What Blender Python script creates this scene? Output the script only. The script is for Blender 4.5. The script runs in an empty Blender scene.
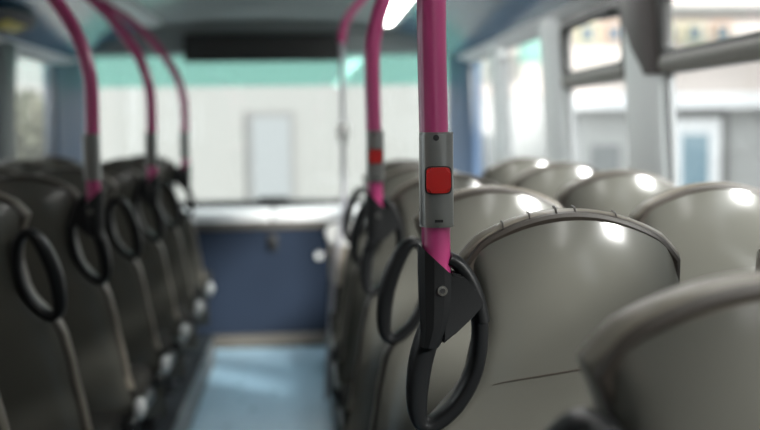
import bpy, bmesh, math, random
from mathutils import Vector, Matrix

random.seed(7)
SC = bpy.context.scene
COL = SC.collection
R = math.radians

# ------------------------------------------------------------------ helpers
def link(name, bm, mat, parent=None, smooth=True, sharp=40):
    bmesh.ops.recalc_face_normals(bm, faces=bm.faces)
    me = bpy.data.meshes.new(name)
    bm.to_mesh(me); bm.free()
    if isinstance(mat, (list, tuple)):
        for m in mat: me.materials.append(m)
    else:
        me.materials.append(mat)
    if smooth:
        me.polygons.foreach_set('use_smooth', [True] * len(me.polygons))
        me.set_sharp_from_angle(angle=R(sharp))
    o = bpy.data.objects.new(name, me)
    COL.objects.link(o)
    if parent: o.parent = parent
    return o

def tag(o, label=None, cat=None, group=None, kind=None):
    if label: o['label'] = label
    if cat: o['category'] = cat
    if group: o['group'] = group
    if kind: o['kind'] = kind
    return o

def thing(name, label, cat, loc=(0, 0, 0), group=None, kind=None):
    o = bpy.data.objects.new(name, None)
    o.empty_display_size = .1
    COL.objects.link(o); o.location = loc
    return tag(o, label, cat, group, kind)

def copy_tree(o, parent=None):
    c = o.copy(); COL.objects.link(c)
    if parent: c.parent = parent
    for ch in list(o.children): copy_tree(ch, c)
    return c

def add_box(bm, x0, x1, y0, y1, z0, z1, bev=0., seg=2, mi=0):
    r = bmesh.ops.create_cube(bm, size=1)
    vs = r['verts']
    for v in vs:
        v.co = Vector((x0 + (v.co.x + .5) * (x1 - x0), y0 + (v.co.y + .5) * (y1 - y0), z0 + (v.co.z + .5) * (z1 - z0)))
    fs = set(f for v in vs for f in v.link_faces)
    for f in fs: f.material_index = mi
    if bev > 0:
        es = list(set(e for v in vs for e in v.link_edges))
        bmesh.ops.bevel(bm, geom=es, offset=bev, segments=seg, profile=.5, affect='EDGES')

def box(*a, **k):
    bm = bmesh.new(); add_box(bm, *a, **k); return bm

def add_prism(bm, prof, axis, a, b):
    """extrude a closed 2D profile along axis ('x': (y,z), 'y': (x,z), 'z': (x,y))"""
    def P(p, t):
        if axis == 'x': return (t, p[0], p[1])
        if axis == 'y': return (p[0], t, p[1])
        return (p[0], p[1], t)
    A = [bm.verts.new(P(p, a)) for p in prof]
    B = [bm.verts.new(P(p, b)) for p in prof]
    n = len(prof)
    for i in range(n):
        bm.faces.new((A[i], A[(i + 1) % n], B[(i + 1) % n], B[i]))
    bm.faces.new(A); bm.faces.new(list(reversed(B)))

def add_cyl(bm, p, q, r0, r1=None, n=20):
    p, q = Vector(p), Vector(q)
    r1 = r0 if r1 is None else r1
    d = (q - p).normalized()
    u = d.orthogonal().normalized(); w = d.cross(u)
    A = [bm.verts.new(p + r0 * (math.cos(t) * u + math.sin(t) * w)) for t in [2 * math.pi * i / n for i in range(n)]]
    B = [bm.verts.new(q + r1 * (math.cos(t) * u + math.sin(t) * w)) for t in [2 * math.pi * i / n for i in range(n)]]
    for i in range(n):
        bm.faces.new((A[i], A[(i + 1) % n], B[(i + 1) % n], B[i]))
    bm.faces.new(A); bm.faces.new(list(reversed(B)))

def spline(pts, n=6, closed=False):
    pts = [Vector(p) for p in pts]
    N = len(pts); out = []
    rng = range(N) if closed else range(N - 1)
    for i in rng:
        if closed:
            p0, p1, p2, p3 = pts[i - 1], pts[i], pts[(i + 1) % N], pts[(i + 2) % N]
        else:
            p0, p1, p2, p3 = pts[max(i - 1, 0)], pts[i], pts[i + 1], pts[min(i + 2, N - 1)]
        for k in range(n):
            t = k / n
            out.append(.5 * ((2 * p1) + (p2 - p0) * t + (2 * p0 - 5 * p1 + 4 * p2 - p3) * t * t + (3 * p1 - p0 - 3 * p2 + p3) * t ** 3))
    if not closed: out.append(pts[-1])
    return out

def add_sweep(bm, path, sec, normal, closed=False):
    """sweep cross-section sec [(in-plane, along normal)] along path; normal = plane normal; sec may be callable(t)"""
    path = [Vector(p) for p in path]
    N = len(path); rings = []
    for i, p in enumerate(path):
        if closed: d = path[(i + 1) % N] - path[i - 1]
        else: d = path[min(i + 1, N - 1)] - path[max(i - 1, 0)]
        d.normalize()
        b = Vector(normal); b = (b - d * b.dot(d)).normalized()
        s = d.cross(b).normalized()
        cs = sec(i / N) if callable(sec) else sec
        rings.append([bm.verts.new(p + s * a + b * c) for a, c in cs])
    m = len(rings[0])
    for i in range(N if closed else N - 1):
        A, B = rings[i], rings[(i + 1) % N]
        for j in range(m):
            bm.faces.new((A[j], A[(j + 1) % m], B[(j + 1) % m], B[j]))
    if not closed:
        bm.faces.new(rings[0]); bm.faces.new(list(reversed(rings[-1])))

def circle(r, n=20):
    return [(r * math.cos(2 * math.pi * i / n), r * math.sin(2 * math.pi * i / n)) for i in range(n)]

def superell(a, b, n=20, e=.6):
    out = []
    for i in range(n):
        t = 2 * math.pi * i / n
        c, s = math.cos(t), math.sin(t)
        out.append((a * math.copysign(abs(c) ** e, c), b * math.copysign(abs(s) ** e, s)))
    return out

def interp(tab, z):
    tab = sorted(tab)
    if z <= tab[0][0]: return tab[0][1]
    for (a, x), (b, y) in zip(tab, tab[1:]):
        if z <= b:
            t = (z - a) / (b - a); t = t * t * (3 - 2 * t) * .5 + t * .5
            return x + (y - x) * t
    return tab[-1][1]

def sstep(a, b, x):
    t = min(1, max(0, (x - a) / (b - a))); return t * t * (3 - 2 * t)

# ------------------------------------------------------------------ materials
def mat(name, col, rough=.5, metal=0., spec=.5, noise=0., nscale=20., bump=0., bscale=200., coat=0., emit=None, estr=0., stretch=(1, 1, 1)):
    m = bpy.data.materials.new(name); m.use_nodes = True
    nt = m.node_tree; b = nt.nodes['Principled BSDF']
    b.inputs['Base Color'].default_value = (*col, 1)
    b.inputs['Roughness'].default_value = rough
    b.inputs['Metallic'].default_value = metal
    b.inputs['Specular IOR Level'].default_value = spec
    b.inputs['Coat Weight'].default_value = coat
    b.inputs['Coat Roughness'].default_value = .12
    if emit:
        b.inputs['Emission Color'].default_value = (*emit, 1)
        b.inputs['Emission Strength'].default_value = estr
    tc = nt.nodes.new('ShaderNodeTexCoord')
    mp = nt.nodes.new('ShaderNodeMapping'); mp.inputs['Scale'].default_value = stretch
    nt.links.new(tc.outputs['Object'], mp.inputs['Vector'])
    if noise:
        n = nt.nodes.new('ShaderNodeTexNoise'); n.inputs['Scale'].default_value = nscale; n.inputs['Detail'].default_value = 4
        nt.links.new(mp.outputs['Vector'], n.inputs['Vector'])
        r = nt.nodes.new('ShaderNodeMapRange')
        r.inputs['To Min'].default_value = 1 - noise; r.inputs['To Max'].default_value = 1 + noise
        nt.links.new(n.outputs['Fac'], r.inputs['Value'])
        mx = nt.nodes.new('ShaderNodeMix'); mx.data_type = 'RGBA'; mx.blend_type = 'MULTIPLY'
        mx.inputs['Factor'].default_value = 1
        mx.inputs['A'].default_value = (*col, 1)
        nt.links.new(r.outputs['Result'], mx.inputs['B'])
        nt.links.new(mx.outputs['Result'], b.inputs['Base Color'])
        r2 = nt.nodes.new('ShaderNodeMapRange')
        r2.inputs['To Min'].default_value = max(.02, rough - .08); r2.inputs['To Max'].default_value = min(1, rough + .08)
        nt.links.new(n.outputs['Fac'], r2.inputs['Value'])
        nt.links.new(r2.outputs['Result'], b.inputs['Roughness'])
    if bump:
        n2 = nt.nodes.new('ShaderNodeTexNoise'); n2.inputs['Scale'].default_value = bscale; n2.inputs['Detail'].default_value = 3
        nt.links.new(mp.outputs['Vector'], n2.inputs['Vector'])
        bp = nt.nodes.new('ShaderNodeBump'); bp.inputs['Strength'].default_value = bump; bp.inputs['Distance'].default_value = .002
        nt.links.new(n2.outputs['Fac'], bp.inputs['Height'])
        nt.links.new(bp.outputs['Normal'], b.inputs['Normal'])
    return m

def glass(name, tint=(.95, .97, .96), refl=.9):
    m = bpy.data.materials.new(name); m.use_nodes = True
    nt = m.node_tree
    for n in list(nt.nodes): nt.nodes.remove(n)
    out = nt.nodes.new('ShaderNodeOutputMaterial')
    t = nt.nodes.new('ShaderNodeBsdfTransparent'); t.inputs[0].default_value = (*tint, 1)
    g = nt.nodes.new('ShaderNodeBsdfGlossy'); g.inputs['Roughness'].default_value = .02
    g.inputs[0].default_value = (refl, refl, refl, 1)
    lw = nt.nodes.new('ShaderNodeLayerWeight'); lw.inputs['Blend'].default_value = .5
    pw = nt.nodes.new('ShaderNodeMath'); pw.operation = 'POWER'; pw.inputs[1].default_value = 5
    f = nt.nodes.new('ShaderNodeMath'); f.operation = 'MULTIPLY_ADD'; f.inputs[1].default_value = .7; f.inputs[2].default_value = .05
    nt.links.new(lw.outputs['Facing'], pw.inputs[0]); nt.links.new(pw.outputs[0], f.inputs[0])
    mx = nt.nodes.new('ShaderNodeMixShader')
    nt.links.new(f.outputs[0], mx.inputs[0]); nt.links.new(t.outputs[0], mx.inputs[1]); nt.links.new(g.outputs[0], mx.inputs[2])
    nt.links.new(mx.outputs[0], out.inputs[0])
    return m

M = {}
M['shell'] = mat('taupe_shell_plastic', (.098, .096, .083), .19, noise=.04, nscale=6, bump=.04, bscale=600, spec=.55)
M['leather'] = mat('taupe_leather', (.16, .143, .115), .40, noise=.15, nscale=30, bump=.5, bscale=90)
M['piping'] = mat('dark_brown_piping', (.035, .028, .022), .5)
M['seatcloth'] = mat('dark_brown_leather', (.016, .015, .013), .85, spec=.1, noise=.15, nscale=25, bump=.4, bscale=90)
M['charcoal'] = mat('charcoal_plastic', (.008, .0085, .009), .36, spec=.22, noise=.08, nscale=12, bump=.12, bscale=500)
M['charcoal2'] = mat('black_clamp_plastic', (.007, .0075, .008), .45, spec=.25, bump=.15, bscale=700)
M['pink'] = mat('magenta_powder_coat', (.42, .045, .165), .30, noise=.05, nscale=5, bump=.05, bscale=300, coat=.3)
M['unit'] = mat('grey_button_housing', (.2, .2, .19), .28, metal=.4)
M['cap'] = mat('pale_grey_cap', (.62, .63, .62), .25)
M['red'] = mat('red_button_plastic', (.50, .008, .006), .3)
M['screw'] = mat('steel_screw', (.6, .6, .58), .25, metal=1)
M['black'] = mat('matt_black', (.008, .008, .008), .55)
M['rubber'] = mat('black_window_rubber', (.016, .016, .015), .5)
M['transom'] = mat('olive_grey_transom', (.12, .115, .10), .4)
M['greypole'] = mat('lilac_grey_pole', (.42, .42, .46), .35)
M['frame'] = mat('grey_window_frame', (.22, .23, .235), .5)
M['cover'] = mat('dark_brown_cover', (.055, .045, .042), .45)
M['shadepillar'] = mat('shade_toned_pillar', (.13, .145, .15), .45)  # left pillars: backlit shade put into the base colour
M['pale'] = mat('pale_grey_panel', (.66, .69, .69), .38, noise=.03, nscale=4)
M['ceil'] = mat('pale_green_grey_ceiling', (.48, .54, .53), .16, noise=.05, nscale=3)
M['header'] = mat('grey_header_panel', (.23, .26, .255), .45, noise=.05, nscale=4)
M['blue'] = mat('blue_pillar_fabric', (.055, .095, .165), .45, noise=.06, nscale=6)
M['cove'] = mat('blue_cove_panel', (.045, .14, .23), .14, noise=.25, nscale=2.2)
M['navy'] = mat('navy_bulkhead', (.0125, .0195, .034), .65, spec=.12, noise=.08, nscale=5)
M['wall'] = mat('dark_side_panel', (.10, .105, .105), .5, noise=.06, nscale=6)
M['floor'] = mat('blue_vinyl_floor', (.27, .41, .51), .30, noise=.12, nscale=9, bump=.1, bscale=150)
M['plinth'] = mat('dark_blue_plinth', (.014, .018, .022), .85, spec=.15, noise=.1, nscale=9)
M['kick'] = mat('brown_grey_kick_strip', (.09, .082, .07), .5, spec=.3)
M['ledge'] = mat('white_dash_top', (.9, .9, .9), .25, noise=.03, nscale=5)
M['beige'] = mat('beige_partition', (.42, .37, .31), .35, noise=.08, nscale=5)
M['white'] = mat('white_plastic', (.8, .8, .78), .3)
M['lamp'] = mat('light_strip_diffuser', (.9, .9, .9), .4, emit=(1, 1, .97), estr=7.5)
M['yellow'] = mat('yellow_sticker', (.55, .45, .05), .45)
M['glass'] = glass('clear_window_glass')
M['glass_side'] = glass('left_window_glass', (.92, .95, .94))
M['teal'] = glass('teal_sun_band_glass', (.65, .91, .87), .7)
M['cream'] = mat('cream_render', (.20, .20, .19), .8, noise=.05, nscale=1.2)
M['stucco'] = mat('white_render', (.20, .20, .192), .8, noise=.05, nscale=1.0)
M['pinkwall'] = mat('pink_beige_render', (.52, .455, .42), .8, noise=.06, nscale=1.5)
M['shutter'] = mat('grey_shutter', (.175, .185, .19), .6)
M['stone'] = mat('grey_stone_surround', (.14, .138, .135), .8, noise=.1, nscale=6)
M['darkpane'] = mat('dark_shop_glass', (.12, .15, .18), .2)
M['bluepane'] = mat('blue_grey_glass', (.25, .36, .42), .25)
M['orange'] = mat('orange_surround', (.46, .33, .24), .7)
M['ochre'] = mat('ochre_surround', (.44, .40, .27), .7)
M['awning'] = mat('mint_awning', (.2, .36, .31), .7)
M['asphalt'] = mat('grey_asphalt', (.22, .22, .22), .85, noise=.2, nscale=3)
M['pale_render'] = mat('pale_grey_render', (.44, .44, .43), .8, noise=.05, nscale=1.0)
M['brick'] = mat('dark_brick', (.12, .09, .075), .85, noise=.2, nscale=4)
M['leaf'] = mat('grey_green_leaves', (.09, .095, .06), .7, noise=.3, nscale=4)
M['bark'] = mat('grey_bark', (.17, .15, .13), .9, noise=.2, nscale=20)

# ------------------------------------------------------------------ dimensions (metres; camera stands at x = 0, y = 0)
EYE = 1.5
XL, XR = -1.66, 1.20          # inner faces of the side walls
CX = (XL + XR) / 2
YB, YF = -2.2, 7.8            # rear wall, windscreen
SILL, HEAD = 1.02, 1.96
PL = .2                       # seat plinth height
AISLE_L, AISLE_R = -.60, .13

def struct(name, bm, m, label, cat='structure', parent=None, **k):
    o = link(name, bm, m, parent, **k)
    if parent is None: tag(o, label, cat, kind='structure')
    return o

struct('floor', box(XL - .05, XR + .05, YB, YF, -.06, 0), M['floor'], 'blue vinyl floor of the gangway between the seats', 'floor')
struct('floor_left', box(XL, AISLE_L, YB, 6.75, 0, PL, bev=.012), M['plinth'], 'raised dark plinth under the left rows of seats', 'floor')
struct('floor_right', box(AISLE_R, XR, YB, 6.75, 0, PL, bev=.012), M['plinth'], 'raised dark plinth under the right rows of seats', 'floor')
bm = bmesh.new()
for a in (0, 1):
    x0, x1 = ((XL, AISLE_L), (AISLE_R, XR))[a]
# side walls below the windows, leaning in slightly with height
def lean(x, z):
    return x - math.copysign(.055, x) * (z - 1.3)
for nm, x, lab in (('wall_left', XL, 'dark lower side panel along the left seats'), ('wall_right', XR, 'dark lower side panel along the right seats')):
    s = math.copysign(1, x)
    bm = bmesh.new()
    add_prism(bm, [(lean(x, 0), -.06), (lean(x, SILL), SILL), (lean(x, SILL) + .07 * s, SILL), (lean(x, 0) + .07 * s, -.06)], 'y', YB, YF)
    struct(nm, bm, M['wall'], lab, 'wall')
    bm = bmesh.new()
    add_prism(bm, [(lean(x, SILL) - .03 * s, SILL - .03), (lean(x, SILL) - .03 * s, SILL + .012), (lean(x, SILL) + .06 * s, SILL + .012), (lean(x, SILL) + .06 * s, SILL - .03)], 'y', YB, YF - .05)
    struct('trim_%d' % (1 if s < 0 else 2), bm, M['pale'], 'pale sill ledge under the %s side windows' % ('left' if s < 0 else 'right'), 'trim')

# rear wall behind the camera
bm = bmesh.new()
add_box(bm, XL, XR, YB - .06, YB, 0, 2.4)
struct('wall_back', bm, M['wall'], 'rear panel of the upper deck behind the camera', 'wall', smooth=False)

# ceiling profile: cove, blue strip, light strip zone, crown
prof = [(0, 2.25), (.42, 2.245), (.72, 2.225), (.88, 2.19), (1.08, 2.19 - .075), (1.33, 2.0), (1.405, 1.95)]
def ceil_part(name, pts, m, label):
    bm = bmesh.new()
    up = [(x, z + .05) for x, z in pts]
    add_prism(bm, pts + list(reversed(up)), 'y', YB, YF)
    return struct(name, bm, m, label, 'ceiling')
half = lambda s, a, b: [(CX + s * x, z) for x, z in prof[a:b + 1]]
ceil_part('ceiling', list(reversed(half(-1, 0, 3))) + half(1, 1, 3), M['ceil'], 'pale green grey ceiling of the upper deck')
for s, sd in ((-1, 'left'), (1, 'right')):
    ceil_part('ceiling_%s' % sd, half(s, 3, 5), M['cove'], 'blue ceiling cove strip above the %s windows' % sd)
    ceil_part('trim_%d' % (3 if s < 0 else 4), half(s, 5, 6), M['pale'], 'pale grey head rail over the %s windows' % sd)

# pillars between the side windows
PYL = [-1.90, -.55, .80, 2.10, 3.35, 4.62, 5.93]
PY = [-1.68, -.36, .985, 2.25, 3.57, 4.87, 6.25]
PW = .18
WR = [PW, PW, .115, PW, PW, PW, .13]    # half widths of the right pillars
k = 5
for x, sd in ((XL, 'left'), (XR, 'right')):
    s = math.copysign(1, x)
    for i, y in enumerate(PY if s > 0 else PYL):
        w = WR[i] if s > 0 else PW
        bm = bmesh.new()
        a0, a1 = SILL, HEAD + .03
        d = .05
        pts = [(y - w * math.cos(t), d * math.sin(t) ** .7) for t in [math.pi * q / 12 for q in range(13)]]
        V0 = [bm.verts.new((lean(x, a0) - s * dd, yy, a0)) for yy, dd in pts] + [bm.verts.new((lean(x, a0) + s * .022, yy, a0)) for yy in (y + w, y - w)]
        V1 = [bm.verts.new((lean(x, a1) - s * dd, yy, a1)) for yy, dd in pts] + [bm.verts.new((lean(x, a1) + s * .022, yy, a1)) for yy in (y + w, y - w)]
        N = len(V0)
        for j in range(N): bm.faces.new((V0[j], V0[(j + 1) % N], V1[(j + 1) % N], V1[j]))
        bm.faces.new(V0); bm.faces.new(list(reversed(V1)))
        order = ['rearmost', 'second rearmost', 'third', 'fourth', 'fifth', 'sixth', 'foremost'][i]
        tr = struct('trim_%d' % k, bm, M['pale'] if s > 0 else M['shadepillar'], '%s %s window pillar counted from the back on the %s wall' % (order, 'pale' if s > 0 else 'shade-darkened', sd), 'pillar'); k += 1
        if s > 0 and i == 4:
            bm = bmesh.new()
            V = []
            for zz, te in ((1.665, .30), (1.70, .36), (1.76, .50), (1.84, .66), (1.955, .78)):
                ts = [math.pi * te * q / 10 for q in range(11)]
                ring = [(y - w * math.cos(t) - .004, d * math.sin(t) ** .7 + .006) for t in ts]
                ring += [(yy, max(-.01, dd - .02)) for yy, dd in reversed(ring)]
                V.append([bm.verts.new((lean(x, zz) - dd, yy, zz)) for yy, dd in ring])
            for A, B in zip(V, V[1:]):
                for q in range(22): bm.faces.new((A[q], A[(q + 1) % 22], B[(q + 1) % 22], B[q]))
            bm.faces.new(V[0]); bm.faces.new(list(reversed(V[-1])))
            o = link('upper_cover', bm, M['cover'], tr); o['label'] = 'dark brown upper cover'

# windows
def rounded_rect(y0, y1, z0, z1, r, n=5):
    pts = []
    for cy, cz, a in ((y1 - r, z1 - r, 0), (y0 + r, z1 - r, 90), (y0 + r, z0 + r, 180), (y1 - r, z0 + r, 270)):
        for i in range(n + 1):
            t = R(a + 90 * i / n); pts.append((cy + r * math.cos(t), cz + r * math.sin(t)))
    return pts
def side_window(n, x, y0, y1, hopper, label, gm, nr=.02):
    s = math.copysign(1, x)
    root = thing('window_%d' % n, label, 'window', (lean(x, 1.5), (y0 + y1) / 2, SILL), kind='structure')
    L = root.location
    off = .014 * s
    def pt(y, z, o=0.): return Vector((lean(x, z) + off + o * s, y, z)) - L
    bm = bmesh.new()
    vs = [bm.verts.new(pt(*p)) for p in ((y0 - .02, SILL), (y1 + .02, SILL), (y1 + .02, HEAD + .02), (y0 - .02, HEAD + .02))]
    bm.faces.new(vs)
    o = link('pane', bm, gm, root)
    bm = bmesh.new()
    path = [pt(y, z) for y, z in rounded_rect(y0 + .008, y1 - .008, SILL + .012, HEAD - .012, min(.24, .3 * (y1 - y0)) if x < 0 else .09)]
    add_sweep(bm, path, superell(.011, .013, 8), (1, 0, 0), closed=True)
    link('window_frame', bm, M['frame'], root)
    if hopper:
        bm = bmesh.new()
        add_prism(bm, [(pt(0, 1.685).x + a, b - L.z) for a, b in ((-.030 * s, 1.664), (-.045 * s, 1.69), (-.042 * s, 1.715), (-.030 * s, 1.73), (.02 * s, 1.73), (.02 * s, 1.664))], 'y', y0 + .02 - L.y, y1 - .02 - L.y)
        t = link('transom', bm, M['transom'], root)
        bm = bmesh.new()
        path = [pt(y, z, -.016) for y, z in rounded_rect(y0 + .02, y1 - .02, 1.712, HEAD - .02, .05)]
        add_sweep(bm, path, superell(.026, .022, 8), (1, 0, 0), closed=True)
        link('hopper_frame', bm, M['rubber'], root)
        bm = bmesh.new()
        ym = (y0 + y1) / 2 - .25
        add_prism(bm, [(pt(0, HEAD).x - .05 * s, HEAD - .055 - L.z), (pt(0, HEAD).x + .0 * s, HEAD - .055 - L.z), (pt(0, HEAD).x + .0 * s, HEAD - .02 - L.z), (pt(0, HEAD).x - .03 * s, HEAD - .02 - L.z)], 'y', ym - .09 - L.y, ym + .09 - L.y)
        link('hopper_catch', bm, M['black'], root)
    return root
wn = 1
spansR = [(PY[i] + WR[i], PY[i + 1] - WR[i + 1]) for i in range(6)] + [(PY[6] + .13, 7.42)]
spansL = [(PYL[i] + PW, PYL[i + 1] - PW) for i in range(6)] + [(PYL[6] + PW, 7.16)]
names = ['rearmost', 'second', 'third', 'fourth', 'fifth', 'sixth', 'foremost']
for x, sd in ((XR, 'right'), (XL, 'left')):
    for i, (a, b) in enumerate(spansR if sd == 'right' else spansL):
        hop = i in (1, 3, 4) if sd == 'right' else i in (1, 3)
        side_window(wn, x, a, b, hop, '%s side window from the back on the %s%s' % (names[i], sd, ', with hinged top light' if hop else ''),
                    M['glass'] if sd == 'right' else M['glass_side'])
        wn += 1
# windscreen
root = thing('window_%d' % wn, 'wide front windscreen with a teal sun band along its top', 'window', (CX, YF, .94), kind='structure')
W = (XR - XL) / 2
link('pane', box(-W + .1, W - .1, .02, .026, 0, 1.14), M['glass'], root)
link('sun_band', box(-W + .1, W - .1, .005, .010, .875, 1.14), M['teal'], root)
bm = bmesh.new()
add_box(bm, -W + .08, W - .08, -.06, .04, -.004, .045, bev=.008)
add_box(bm, -.11, .11, -.09, .03, .0, .07, bev=.015)
link('window_rubber', bm, M['rubber'], root)

# front corner pillars
for x, sd, kk in ((XL, 'left', 30), (XR, 'right', 31)):
    s = math.copysign(1, x); yc = 7.16 if s < 0 else 7.40
    bm = bmesh.new()
    add_prism(bm, [(x, yc), (x - s * .03, yc + .03), (x - s * .05, 7.45), (x - s * .13, 7.74), (x - s * .13, YF + .03), (x + s * .05, YF + .03), (x + s * .05, yc)], 'z', .0, 2.1)
    struct('trim_%d' % kk, bm, M['blue'], 'blue corner pillar at the %s end of the windscreen' % sd, 'pillar')

# header above the windscreen
bm = bmesh.new()
add_box(bm, XL + .05, XR - .05, 7.47, YF + .03, 2.03, 2.32, bev=.02)
add_box(bm, -.95, .33, 7.40, 7.50, 2.18, 2.225, bev=.012)
struct('trim_32', bm, M['header'], 'grey header panel above the windscreen', 'trim')
# bulkhead below the windscreen
BY = 7.3
bm = bmesh.new()
add_box(bm, XL, XR, BY, BY + .04, 0, .862)
struct('wall_front', bm, M['navy'], 'navy blue bulkhead panel below the windscreen', 'wall')
struct('trim_33', box(XL, XR, BY - .018, BY + .03, .815, .866, bev=.008), M['kick'], 'brown grey rail along the top of the navy bulkhead', 'trim')
struct('baseboard_front', box(AISLE_L - .15, AISLE_R + .12, BY - .10, BY - .001, .0, .085, bev=.01), M['kick'], 'brown grey kick strip at the foot of the navy bulkhead', 'baseboard')
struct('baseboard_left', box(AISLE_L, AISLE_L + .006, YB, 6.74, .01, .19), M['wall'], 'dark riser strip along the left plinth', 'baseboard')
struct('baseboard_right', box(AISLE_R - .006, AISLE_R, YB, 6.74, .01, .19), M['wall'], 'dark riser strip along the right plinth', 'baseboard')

# dash ledge, in two panels
for a, b, lab in ((XL + .14, CX - .012, 'left white dash panel under the windscreen'), (CX + .012, XR - .14, 'right white dash panel under the windscreen')):
    o = link('dash_panel', box(a, b, BY - .03, YF - .01, .868, .938, bev=.010), M['ledge'])
    tag(o, lab, 'dash panel')
# latch and knob on the bulkhead
t = thing('bulkhead_latch', 'small black latch in the middle of the navy bulkhead', 'latch', (CX, BY, .72))
link('back_plate', box(-.035, .035, -.012, 0, -.06, .06, bev=.006), M['black'], t)
link('lever', box(-.014, .014, -.032, -.012, -.045, .015, bev=.006), M['charcoal'], t)
t = thing('round_knob', 'round white knob at the right end of the navy bulkhead', 'knob', (.09, BY, .62))
bm = bmesh.new(); add_cyl(bm, (0, 0, 0), (0, -.012, 0), .032, .030, 24); link('collar', bm, M['shutter'], t)
bm = bmesh.new(); add_cyl(bm, (0, -.012, 0), (0, -.03, 0), .022, .018, 24); link('button', bm, M['white'], t)
# display box
t = thing('display_box', 'long black display housing mounted below the front header', 'display box', (CX - .033, 7.42, 1.968))
link('housing', box(-.55, .55, -.03, .05, 0, .192, bev=.012), M['black'], t)
link('screen', box(-.52, .52, -.034, -.029, .025, .147), M['rubber'], t)
# ceiling light strips
for s, lab in ((1, 'long lit white light strip on the right of the ceiling'), (-1, 'long unlit light strip on the left of the ceiling')):
    t = thing('ceiling_light', lab, 'ceiling light', (CX + s * .775, 0, 2.203), group='ceiling light strips')
    link('light_frame', box(-.075, .075, -1.6, 7.15, -.004, .03, bev=.006), M['pale'], t)
    link('diffuser', box(-.055, .055, -1.58, 7.13, -.016, -.002, bev=.006), M['lamp'] if s > 0 else M['pale'], t)
# oval hatch cover with yellow plate, left cove
t = thing('cove_lamp_cover', 'dark oval cover with a yellow plate on the left blue cove', 'cover', (-1.42, 5.3, 2.035))
bm = bmesh.new()
bmesh.ops.create_uvsphere(bm, u_segments=24, v_segments=12, radius=1)
for v in bm.verts: v.co = Vector((v.co.x * .10, v.co.y * .42, v.co.z * .02))
o = link('cover', bm, M['black'], t)
o2 = link('yellow_plate', box(-.035, .035, -.17, .17, -.026, -.015, bev=.004), M['yellow'], t); o2['label'] = 'yellow plate'
t.rotation_euler = (0, R(-24.7), 0)

# ------------------------------------------------------------------ seats
# local frame: x across (aisle side negative), y forward, z from the gangway floor; origin on the plinth below the back
XA = [(.40, -.310), (.60, -.300), (.75, -.268), (.90, -.245), (.99, -.230), (1.03, -.212), (1.06, -.178), (1.11, -.147), (1.19, -.133), (1.25, -.143), (1.30, -.161), (1.40, -.166)]
XO = [(.40, .215), (.60, .205), (.85, .188), (1.05, .181), (1.30, .176), (1.40, .174)]
XW = [(z, -x) for z, x in XO]
ZT = 1.362
def ztop(x):
    u = min(1.1, abs(x) / .163)
    return ZT - .058 * u ** 2 - .016 * sstep(.8, 1.05, u)
SL = .15
def rec(z): return -(z - 1.2) * SL
def outline(u, v, xa, grow=0., zb=.42):
    """point on the back sheet, u in -1..1, v in 0..1"""
    zt = ztop(u * .163) + grow
    z = zb + (zt - zb) * v
    gs = grow - .007 if grow > 0 else grow
    a = interp(xa, z) - gs; b = interp(XO, z) + gs
    x = a + (b - a) * (u + 1) / 2
    return x, z
def shell_y(u, v, z):
    y = rec(z) - .025 * (1 - u * u)
    y += .034 * max(0, (v - .82) / .18) ** 2.4
    y += .007 * max(0, (abs(u) - .88) / .12) ** 2
    return y
def grid(bm, f, nu=28, nv=46):
    V = [[bm.verts.new(f(-1 + 2 * i / nu, j / nv)) for i in range(nu + 1)] for j in range(nv + 1)]
    for j in range(nv):
        for i in range(nu):
            bm.faces.new((V[j][i], V[j][i + 1], V[j + 1][i + 1], V[j + 1][i]))
    return V
def border(V):
    nv, nu = len(V) - 1, len(V[0]) - 1
    return [V[0][i] for i in range(nu)] + [V[j][nu] for j in range(nv)] + [V[nv][i] for i in range(nu, 0, -1)] + [V[j][0] for j in range(nv, 0, -1)]
def shell_bm(xa):
    bm = bmesh.new()
    def fo(u, v):
        x, z = outline(u, v, xa, -.003); return (x, shell_y(u, v, z), z)
    def fi(u, v):
        x, z = outline(u, v, xa, -.007); return (x, shell_y(u, v, z) + .010, z)
    A = grid(bm, fo); B = grid(bm, fi)
    a, b = border(A), border(B); n = len(a)
    for i in range(n): bm.faces.new((a[i], a[(i + 1) % n], b[(i + 1) % n], b[i]))
    return bm
def cushion_bm(xa):
    bm = bmesh.new()
    zb = .62
    layers = [(-.014, .022), (.001, .022), (.009, .030), (.012, .044), (.010, .070), (.003, .090), (-.014, .100)]
    grids = []
    rings = []
    for k, (g, dy) in enumerate(layers):
        def f(u, v, g=g, dy=dy, k=k):
            x, z = outline(u, v, xa, g, zb)
            yy = rec(z) + dy + .012
            if k == len(layers) - 1: yy += .03 * (1 - u ** 4) * (1 - (2 * v - 1) ** 4)
            return Vector((x, yy, z))
        nu, nv = 24, 30
        if k in (0, len(layers) - 1):
            rings.append(border(grid(bm, f, nu, nv)))
        else:
            P = [f(-1 + 2 * i / nu, 0) for i in range(nu)] + [f(1, j / nv) for j in range(nv)] + [f(-1 + 2 * i / nu, 1) for i in range(nu, 0, -1)] + [f(-1, j / nv) for j in range(nv, 0, -1)]
            rings.append([bm.verts.new(p) for p in P])
    n = len(rings[0])
    for A, B in zip(rings, rings[1:]):
        for i in range(n): bm.faces.new((A[i], A[(i + 1) % n], B[(i + 1) % n], B[i]))
    return bm
def piping_bm(xa):
    bm = bmesh.new()
    P = []
    for j in range(16, 47): 
        x, z = outline(-1, j / 46, xa, .001); P.append((x, rec(z) + .036, z))
    for i in range(1, 28):
        x, z = outline(-1 + 2 * i / 28, 1, xa, .001); P.append((x, rec(z) + .036, z))
    for j in range(46, 15, -1):
        x, z = outline(1, j / 46, xa, .001); P.append((x, rec(z) + .036, z))
    add_sweep(bm, P, circle(.0078, 8), (0, 1, 0))
    return bm
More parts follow.
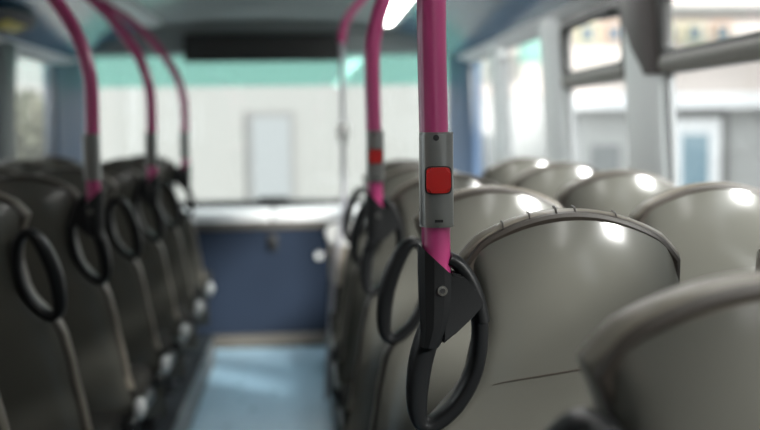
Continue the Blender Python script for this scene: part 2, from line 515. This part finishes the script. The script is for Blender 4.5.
def pleat_bm(u, w):
    bm = bmesh.new()
    x, z = outline(u, 1, XA, .0092)
    pts = [(x - .001, rec(z) + .034, z - .003), (x, rec(z) + .044, z + .003), (x + .002, rec(z) + .058, z + .0048), (x + .003, rec(z) + .075, z + .0052)]
    add_sweep(bm, spline(pts, 3), circle(w, 6), (1, 0, 0))
    return bm
RING = [(-.168, 1.256), (-.147, 1.235), (-.139, 1.19), (-.146, 1.13), (-.170, 1.080), (-.200, 1.050), (-.222, 1.044), (-.233, 1.062), (-.234, 1.105), (-.226, 1.16), (-.208, 1.212), (-.188, 1.246)]
def ring_bm():
    bm = bmesh.new()
    pts = spline([(x, rec(z) + .004, z) for x, z in RING], 6, True)
    def sec(t):
        w = .0115 + .0065 * max(0, math.sin(math.pi * min(1, max(0, (t - .52) / .46)))) 
        return superell(w, .026, 16, .7)
    add_sweep(bm, pts, sec, (0, 1, 0), closed=True)
    return bm
def seat_pan(a, b):
    return box(a, b, -.0, .47, .555, .605, bev=.022, seg=3)
def seat_cush(a, b):
    return box(a + .012, b - .012, .09, .485, .60, .685, bev=.032, seg=4)
def leg_bm(x):
    bm = bmesh.new()
    pts = [(x, .16, .56), (x, .19, .44), (x, .20, .30), (x, .20, PL + .01)]
    add_sweep(bm, spline(pts, 4), superell(.03, .018, 12), (1, 0, 0))
    add_box(bm, x - .04, x + .04, .09, .31, PL, PL + .016, bev=.005)
    return bm
def seam_bm(xa):
    bm = bmesh.new(); pts = []
    for i in range(13):
        x = -.118 + i / 12 * .135
        z = 1.108 + .026 * (i / 12) ** .8
        a = interp(xa, z); b = interp(XO, z)
        u = (x - a) / (b - a) * 2 - 1
        pts.append((x, shell_y(u, (z - .42) / (ztop(u * .163) - .42), z) - .0012, z))
    add_sweep(bm, pts, lambda t: circle(.0006 + .0011 * t, 6), (0, 1, 0))
    return bm
def build_seat(aisle, cap=False):
    root = bpy.data.objects.new('bus_seat', None); COL.objects.link(root)
    xa = XA if aisle else XW
    link('back_shell', shell_bm(xa), M['shell'], root, sharp=50)
    c = link('back_cushion', cushion_bm(xa), M['leather'], root)
    link('edge_piping', piping_bm(xa), M['piping'], root)
    a, b = (-.31, .235) if aisle else (-.235, .235)
    link('seat_pan', seat_pan(a, b), M['charcoal'], root)
    link('seat_cushion', seat_cush(a, b), M['seatcloth'], root)
    for x in (-.14, .14): link('leg', leg_bm(x), M['charcoal'], root)
    if cap:
        bm = bmesh.new(); bmesh.ops.create_uvsphere(bm, u_segments=20, v_segments=12, radius=1)
        for v in bm.verts: v.co = Vector((-.322 + v.co.x * .020, .03 + v.co.y * .04, .640 + v.co.z * .034))
        e = link('end_cap', bm, M['cap'], root); e['label'] = 'pale grey end cap on the aisle side'
    if aisle: link('grab_handle', ring_bm(), M['charcoal'], root)
    for ch in root.children: ch.location.z = -PL
    return root
seatA = build_seat(True)
seatW = build_seat(False)

XSEAT_A, XSEAT_W = .40, .90
LSEAT_A, LSEAT_W = -.846, -1.35
# mirrored meshes for the left rows
def mirror_tree(src):
    r = copy_tree(src)
    def rec_(o):
        if o.type == 'MESH':
            me = o.data.copy()
            bm = bmesh.new(); bm.from_mesh(me)
            for v in bm.verts: v.co.x = -v.co.x
            bmesh.ops.reverse_faces(bm, faces=bm.faces)
            bm.to_mesh(me); bm.free(); o.data = me
        for c in o.children: rec_(c)
    rec_(r); return r
capped = build_seat(True, True)
seatAL = mirror_tree(capped); seatWL = mirror_tree(seatW)
for o in list(capped.children_recursive) + [capped]: bpy.data.objects.remove(o)

RA = [.835, 1.56, 2.23, 2.90, 3.57, 4.24]
RW = [.85, 1.56, 2.23, 2.92, 3.59, 4.24]
LA = [2.0] + [2.62 + .62 * i for i in range(6)]
LW = [2.62 + .62 * i for i in range(6)]
labRA = ['large blurred taupe seat back in the near bottom right corner, nearest of all seats',
         'sharp taupe shell seat back beside the pink pole with the in-focus red button',
         'aisle seat behind the in-focus seat, its loop handle left of the near pole bracket',
         'right aisle seat fixed to the second pink pole, blurred loop handle below it',
         'right aisle seat without pole, directly ahead of the second pink pole',
         'foremost right aisle seat without pole, just behind the beige partition with the white cap']
labRW = ['taupe window seat beside the nearest blurred seat, outside the right edge of view',
         'taupe window seat beside the in-focus seat, beyond the right edge of view',
         'taupe window seat with pale rounded top at the right edge of the photo',
         'taupe window seat standing before the widest pale pillar, second from the right edge',
         'small blurred taupe window seat, third from the right edge, half hidden',
         'foremost right window seat, a pale blur before the far window pillar']
labLA = ['left aisle seat closest to the camera, outside the left edge of view',
         'dark left aisle seat with open loop handle at the left edge of the photo',
         'dark left aisle seat carrying the nearest left pole on its loop handle',
         'dark left aisle seat between the first and second left poles',
         'dark left aisle seat carrying the second left pole',
         'dark left aisle seat between the second and third left poles',
         'foremost dark left aisle seat, carrying the third left pole']
labLW = ['left window seat nearest the camera, beside the loop handle seat at the edge',
         'left window seat beside the aisle seat with the nearest left pole',
         'left window seat third from the back of the visible left rows',
         'left window seat beside the aisle seat with the second left pole',
         'left window seat second from the front by the left windows',
         'foremost left window seat, beside the dark blue corner pillar']
def place(proto, xs, ys, labs, group, first):
    for i, (y, lab) in enumerate(zip(ys, labs)):
        o = proto if (i == 0 and first) else copy_tree(proto)
        o.location = (xs, y, PL)
        tag(o, lab, 'bus seat', group)
place(seatA, XSEAT_A, RA, labRA, 'aisle seats on the right', True)
place(seatW, XSEAT_W, RW, labRW, 'window seats on the right', True)
place(seatAL, LSEAT_A, LA, labLA, 'aisle seats on the left', True)
place(seatWL, LSEAT_W, LW, labLW, 'window seats on the left', True)
# a fine dark seam line only on the in-focus seat
focus = [o for o in bpy.data.objects if o.get('label') == labRA[1]][0]
cush = [c for c in focus.children if c.name.startswith('back_cushion')][0]
for u, wd in ((-.62, .0013), (-.38, .0014), (-.14, .0018), (.03, .0016), (.40, .0012)):
    link('pleat', pleat_bm(u, wd), M['piping'], cush)
sm = link('seam', seam_bm(XA), M['piping'], focus); sm.location.z = -PL

# ------------------------------------------------------------------ grab poles
# local: x = 0 on the pole axis, z from the gangway floor, top bends to +x (outwards) for the right side
def build_pole(side, button):
    root = bpy.data.objects.new('grab_pole', None); COL.objects.link(root)
    s = side
    bm = bmesh.new()
    dz = .05 if s > 0 else -.015
    pts = [(0, 0, 1.20), (-.002 * s, 0, 1.42), (-.005 * s, 0, 1.62 + dz), (.003 * s, 0, 1.71 + dz), (.035 * s, 0, 1.81 + dz), (.095 * s, 0, 1.91 + dz), (.175 * s, 0, 2.01 + dz), (.285 * s, 0, 2.11 + dz), (.41 * s, 0, 2.18 + dz * .5), (.48 * s, 0, 2.215)]
    add_sweep(bm, spline(pts, 6), circle(.0215, 28), (0, 1, 0))
    link('tube', bm, M['pink'], root)
    # clamp: faceted sleeve with an oblique top, tapering into the loop handle
    bm = bmesh.new()
    n = 12
    def ringv(zf, r0, r1, cx, cy=0):
        out = []
        for i in range(n):
            t = 2 * math.pi * (i + .5) / n
            x = cx + r0 * math.cos(t) * -s * -1; y = cy + r1 * math.sin(t)
            out.append(bm.verts.new((x, y, zf(x * s))))
        return out
    rr = [ringv(lambda x: 1.302 - x * .95, .0285, .031, 0), ringv(lambda x: 1.272 - x * .55, .029, .032, 0),
          ringv(lambda x: 1.235, .027, .031, -.001 * s, -.001), ringv(lambda x: 1.205, .022, .029, -.004 * s, -.002), ringv(lambda x: 1.175, .015, .025, -.012 * s, .0)]
    inner = ringv(lambda x: 1.300 - x * .95, .0225, .0225, 0)
    rr = [inner] + rr
    for A, B in zip(rr, rr[1:]):
        for i in range(n): bm.faces.new((A[i], A[(i + 1) % n], B[(i + 1) % n], B[i]))
    bm.faces.new(rr[-1])
    c = link('clamp', bm, M['charcoal2'], root, sharp=22)
    bm = bmesh.new(); add_cyl(bm, (.004 * s, -.030, 1.262), (.004 * s, -.0345, 1.262), .0055, .005, 6)
    add_cyl(bm, (.004 * s, -.031, 1.262), (.004 * s, -.034, 1.262), .0082, .0075, 18)
    o = link('bolt', bm, M['screw'], c)
    bm = bmesh.new(); add_cyl(bm, (.004 * s, -.034, 1.262), (.004 * s, -.0352, 1.262), .0042, .0042, 6)
    link('bolt_socket', bm, M['black'], c)
    # gusset from the clamp to the seat corner
    bm = bmesh.new()
    P = [(.018 * s, 1.288), (.036 * s, 1.282), (.056 * s, 1.262), (.068 * s, 1.238), (.052 * s, 1.222), (.024 * s, 1.196), (.005 * s, 1.18), (.008 * s, 1.22)]
    add_prism(bm, P, 'y', -.024, .022)
    bmesh.ops.bevel(bm, geom=list(bm.edges), offset=.003, segments=2, affect='EDGES')
    link('gusset', bm, M['charcoal2'], root, sharp=30)
    bm = bmesh.new()
    pts = [(.018 * s, .006, 1.305), (.033 * s, .006, 1.296), (.050 * s, .006, 1.272), (.062 * s, .006, 1.24), (.068 * s, .006, 1.21)]
    add_sweep(bm, spline(pts, 5), superell(.011, .024, 14, .7), (0, 1, 0))
    link('upper_arm', bm, M['charcoal'], root)
    # bell-push unit
    bm = bmesh.new()
    sec = [(math.copysign(abs(math.cos(t)) ** .55, math.cos(t)) * .0245, math.copysign(abs(math.sin(t)) ** .6, math.sin(t)) * .0275) for t in [2 * math.pi * i / 32 for i in range(32)]]
    add_prism(bm, sec, 'z', 1.354, 1.493)
    bmesh.ops.bevel(bm, geom=[e for e in bm.edges if abs(e.verts[0].co.z - e.verts[1].co.z) < 1e-6], offset=.003, segments=2, affect='EDGES')
    u = link('button_unit', bm, M['unit'], root, sharp=35)
    d = -1 if button else 1
    bm = bmesh.new(); add_cyl(bm, (-.003 * s, d * .0265, 1.485), (-.003 * s, d * .0285, 1.485), .0048, .0042, 16)
    link('screw', bm, M['black'], u)
    if button:
        bm = bmesh.new()
        pr = [(-.0005 + x, 1.4235 + z) for x, z in superell(.0178, .0186, 32, .35)]
        add_prism(bm, pr, 'y', -.034, -.024)
        bmesh.ops.bevel(bm, geom=[e for e in bm.edges if abs(e.verts[0].co.y + .034) < 1e-5 and abs(e.verts[1].co.y + .034) < 1e-5], offset=.004, segments=3, affect='EDGES')
        o = link('push_button', bm, M['red'], u); o['label'] = 'red push button'
        bm = bmesh.new()
        pr = [(-.0005 + x, 1.4235 + z) for x, z in superell(.0198, .0206, 32, .35)]
        add_prism(bm, pr, 'y', -.0295, -.024)
        link('button_bezel', bm, M['black'], u)
    bm = bmesh.new(); add_box(bm, -.006, .006, d * .0292 - .001, d * .0292 + .001, 1.362, 1.366)
    link('slot', bm, M['black'], u)
    for ch in root.children: ch.location.z = -PL
    return root
poleR = build_pole(1, True)
poleL = build_pole(-1, False)
def place_poles(proto, x, ys, labs, group):
    for i, (y, lab) in enumerate(zip(ys, labs)):
        o = proto if i == 0 else copy_tree(proto)
        o.location = (x, y - .012, PL); tag(o, lab, 'grab pole', group)
place_poles(poleR, .194, [RA[1], RA[3]],
            ['sharp magenta pole with grey bell unit and square red button, in focus', 'second magenta pole on the right, blurred, with a small red button'], 'poles on the right aisle seats')
place_poles(poleL, -.636, [LA[2], LA[4], LA[6]],
            ['dark crimson pole nearest on the left, curving up out of the photo', 'second dark crimson pole on the left, before the windscreen edge',
             'third and thinnest crimson pole on the left, curving to the ceiling'], 'poles on the left aisle seats')

# low stair partition by the foremost right seats
t = thing('stair_partition', 'low partition with beige panel and white rounded cap, at the front of the right aisle seats', 'partition', (.345, 5.05, PL))
def slab(name, z0, z1, w, d, m, r):
    bm = bmesh.new()
    add_prism(bm, rounded_rect(-w, w, z0, z1, r), 'y', -d, d)
    bmesh.ops.bevel(bm, geom=[e for e in bm.edges if abs(e.verts[0].co.y - e.verts[1].co.y) < 1e-6], offset=.012, segments=2, affect='EDGES')
    return link(name, bm, m, t)
slab('lower_panel', 0, .60, .24, .025, M['charcoal'], .02)
slab('panel', .55, .80, .235, .030, M['beige'], .03)
slab('top_cap', .74, .845, .25, .045, M['white'], .05)

# thin pale pole standing at the gangway end of the partition
t = thing('grab_pole', 'thin pale grey pole with magenta bend, rising beside the beige partition', 'grab pole', (.085, 5.0, PL))
bm = bmesh.new(); add_sweep(bm, spline([(0, 0, 0), (.045, 0, .60), (.095, 0, .9), (.10, 0, 1.2), (.10, 0, 1.72)], 5), circle(.011, 14), (0, 1, 0))
link('tube', bm, M['greypole'], t)
bm = bmesh.new(); add_sweep(bm, spline([(.10, 0, 1.70), (.112, 0, 1.78), (.16, 0, 1.86), (.25, 0, 1.95), (.36, 0, 2.02)], 6), circle(.019, 18), (0, 1, 0))
link('bend', bm, M['pink'], t)
bm = bmesh.new(); add_box(bm, .072, .128, -.03, .025, 1.24, 1.325, bev=.012); link('button_unit', bm, M['white'], t)

# ------------------------------------------------------------------ outside
GZ = -2.3
o = struct('ground_outside', box(-60, 60, -30, 60, GZ - .1, GZ), M['asphalt'], 'grey street surface outside the bus', 'street')
FY = 20.0
def pxx(x): return (x - 305) * FY / 1055
def pzz(y): return EYE + (128 - y) * FY / 1055
b = thing('white_building', 'white rendered building with a shuttered window seen through the windscreen', 'building', (0, FY, GZ))
def bpart(name, x0, x1, z0, z1, m, parent, dy0=-.02, dy1=.1, root=b, bev=0):
    return link(name, box(x0, x1, dy0, dy1, z0 - GZ, z1 - GZ, bev=bev), m, parent, smooth=bev > 0)
bpart('wall', -16, 3.3, GZ, 4.2, M['stucco'], b, 0, 6)
w = bpart('window_surround', pxx(249), pxx(296), pzz(205), pzz(110), M['stone'], b, -.06, .02)
bpart('shutter', pxx(254), pxx(291), pzz(205), pzz(116), M['shutter'], w, -.075, -.05)
bpart('string_course', -16, 3.3, pzz(40), pzz(34), M['stone'], b, -.15, .05)
for x0 in (-4.2, -8.0, -12.0):
    w = bpart('window_surround', x0, x0 + .95, pzz(205), pzz(110), M['cream'], b, -.06, .02)
    bpart('shutter', x0 + .1, x0 + .85, pzz(205), pzz(116), M['stucco'], w, -.075, -.05)
c = thing('pink_building', 'pink beige building with coloured window surrounds and a white shop fascia', 'building', (0, FY + .01, GZ))
bpart('wall', 3.32, 16, pzz(97), 4.7, M['pinkwall'], c, 0, 6)
bpart('ground_storey', 3.32, 16, GZ, pzz(97), M['pale_render'], c, .05, 6)
bpart('fascia', pxx(575), 16, pzz(112), pzz(97), M['ledge'], c, -.35, .1)
bpart('cornice', 3.35, 16, pzz(16), pzz(8), M['cream'], c, -.2, .1)
for x, m in ((673, 'ochre'), (700, 'ochre'), (729, 'orange'), (590, 'ochre'), (617, 'orange')):
    w = bpart('window_surround', pxx(x - 11), pxx(x + 11), pzz(46), pzz(25), M[m], c, -.06, .02)
    bpart('pane', pxx(x - 5), pxx(x + 7), pzz(43), pzz(29), M['darkpane'], w, -.075, -.05)
w = bpart('shop_window', pxx(672), pxx(737), pzz(205), pzz(114), M['stone'], c, -.08, .06)
bpart('pane', pxx(681), pxx(729), pzz(205), pzz(122), M['ledge'], w, -.10, -.06)
d = bpart('shop_door', pxx(688), pxx(716), pzz(205), pzz(138), M['bluepane'], w, -.13, -.09)
w = bpart('shop_window', pxx(596), pxx(624), pzz(200), pzz(148), M['shutter'], c, -.08, .06)
w = bpart('shop_window', pxx(484), pxx(498), pzz(200), pzz(135), M['shutter'], c, -.08, .06)
def row(name, label, x, h, m, y0, y1):
    t = thing(name, label, 'building', (x, 0, GZ))
    d = math.copysign(1, x)
    link('wall', box(0 if d > 0 else -6, 6 if d > 0 else 0, y0, y1, 0, h - GZ), M[m], t, smooth=False)
    y = y0 + 1.5
    while y < y1 - 2:
        for z in (-1.2, 1.6):
            f = link('window_surround', box(-.06, .05, y, y + 1.2, z - GZ, z + 1.7 - GZ), M['stone'], t, smooth=False)
            link('pane', box(-.09, .05, y + .1, y + 1.1, z + .1 - GZ, z + 1.6 - GZ), M['darkpane'], f, smooth=False)
        y += 3
row('low_sky_blocker', 'unseen cream terrace added on the right to block low sky light', 9.2, 4.9, 'stucco', -20, 17.5)  # added out of view, cuts low sky light from the right
row('left_sky_blocker', 'unseen tall dark brick block added on the left to shut out sky light', -5.8, 9., 'brick', -20, 1)  # added out of view to keep the left seats dark
# mint shop sign / awning box
t = thing('mint_sign', 'pale mint sign box on the pink building, seen through the third right window', 'sign', (pxx(531), FY - .55, pzz(66)))
link('sign_box', box(-.28, .28, -.1, .1, 0, .52, bev=.02), M['awning'], t)
link('bracket', box(-.03, .03, .1, .54, .22, .30), M['stone'], t)
# tree by the left
t = thing('street_tree', 'small grey green street tree outside the left window', 'tree', (-3.05, 12, GZ))
bm = bmesh.new()
add_sweep(bm, spline([(0, 0, 0), (.03, .02, 1.4), (-.03, 0, 2.6), (.02, 0, 3.6)], 5), lambda q: circle(.10 - .06 * q, 10), (0, 1, 0))
for a in range(6):
    an = a * 1.05
    add_sweep(bm, spline([(0, 0, 2.7 + .1 * a), (.16 * math.cos(an), .16 * math.sin(an), 3.2 + .1 * a), (.27 * math.cos(an), .27 * math.sin(an), 3.7 + .1 * a)], 4), lambda q: circle(.03 - .02 * q, 6), (.3, 1, .1))
link('trunk', bm, M['bark'], t)
bm = bmesh.new()
for i in range(1900):
    th, ph = random.uniform(0, 2 * math.pi), math.acos(random.uniform(-1, 1))
    r = random.uniform(.2, 1) ** .5
    p = Vector((.30 * r * math.sin(ph) * math.cos(th), .34 * r * math.sin(ph) * math.sin(th), 3.75 + .52 * r * math.cos(ph)))
    e = Matrix.Rotation(random.uniform(0, 6.28), 3, 'Z') @ Matrix.Rotation(random.uniform(-1.2, 1.2), 3, 'X')
    q = [e @ Vector(v) for v in ((-.035, 0, 0), (0, -.06, .01), (.035, 0, 0), (0, .06, .01))]
    bm.faces.new([bm.verts.new(p + v) for v in q])
link('foliage', bm, M['leaf'], t, smooth=False)

# ------------------------------------------------------------------ sky
w = bpy.data.worlds.new('overcast_sky'); SC.world = w; w.use_nodes = True
nt = w.node_tree
bg = nt.nodes['Background']
tc = nt.nodes.new('ShaderNodeTexCoord'); sx = nt.nodes.new('ShaderNodeSeparateXYZ')
nt.links.new(tc.outputs['Generated'], sx.inputs[0])
cr = nt.nodes.new('ShaderNodeValToRGB')
cr.color_ramp.elements[0].position = .0; cr.color_ramp.elements[0].color = (.75, .80, .84, 1)
cr.color_ramp.elements[1].position = .7; cr.color_ramp.elements[1].color = (.95, 1.0, 1.03, 1)
nt.links.new(sx.outputs['Z'], cr.inputs[0]); nt.links.new(cr.outputs[0], bg.inputs[0])
bg.inputs[1].default_value = 2.2

sun = bpy.data.lights.new('hazy_sun', 'SUN'); so = bpy.data.objects.new('hazy_sun', sun); COL.objects.link(so)
sun.energy = 6.8; sun.angle = R(9); sun.color = (1, .985, .96)
so.rotation_euler = Vector((-.60, .65, -.43)).to_track_quat('-Z', 'Y').to_euler()

# ------------------------------------------------------------------ camera
cam = bpy.data.cameras.new('camera'); co = bpy.data.objects.new('camera', cam); COL.objects.link(co)
cam.sensor_width = 36; cam.lens = 1055 / 760 * 36
cam.clip_start = .05; cam.clip_end = 200
yaw, pitch, roll = R(4.07), R(4.71), R(-.7)
m = Matrix.Rotation(-yaw, 4, 'Z') @ Matrix.Rotation(R(90) - pitch, 4, 'X') @ Matrix.Rotation(roll, 4, 'Z')
co.matrix_world = Matrix.Translation((0, 0, EYE)) @ m
cam.dof.use_dof = True
cam.dof.focus_distance = 1.53
cam.dof.aperture_fstop = 2.3
SC.camera = co

SC.view_settings.view_transform = 'Standard'
SC.view_settings.look = 'None'
SC.view_settings.gamma = 1
SC.view_settings.exposure = .75
SC.cycles.max_bounces = 10
SC.cycles.diffuse_bounces = 5
SC.cycles.transparent_max_bounces = 16
SC.cycles.sample_clamp_indirect = 6
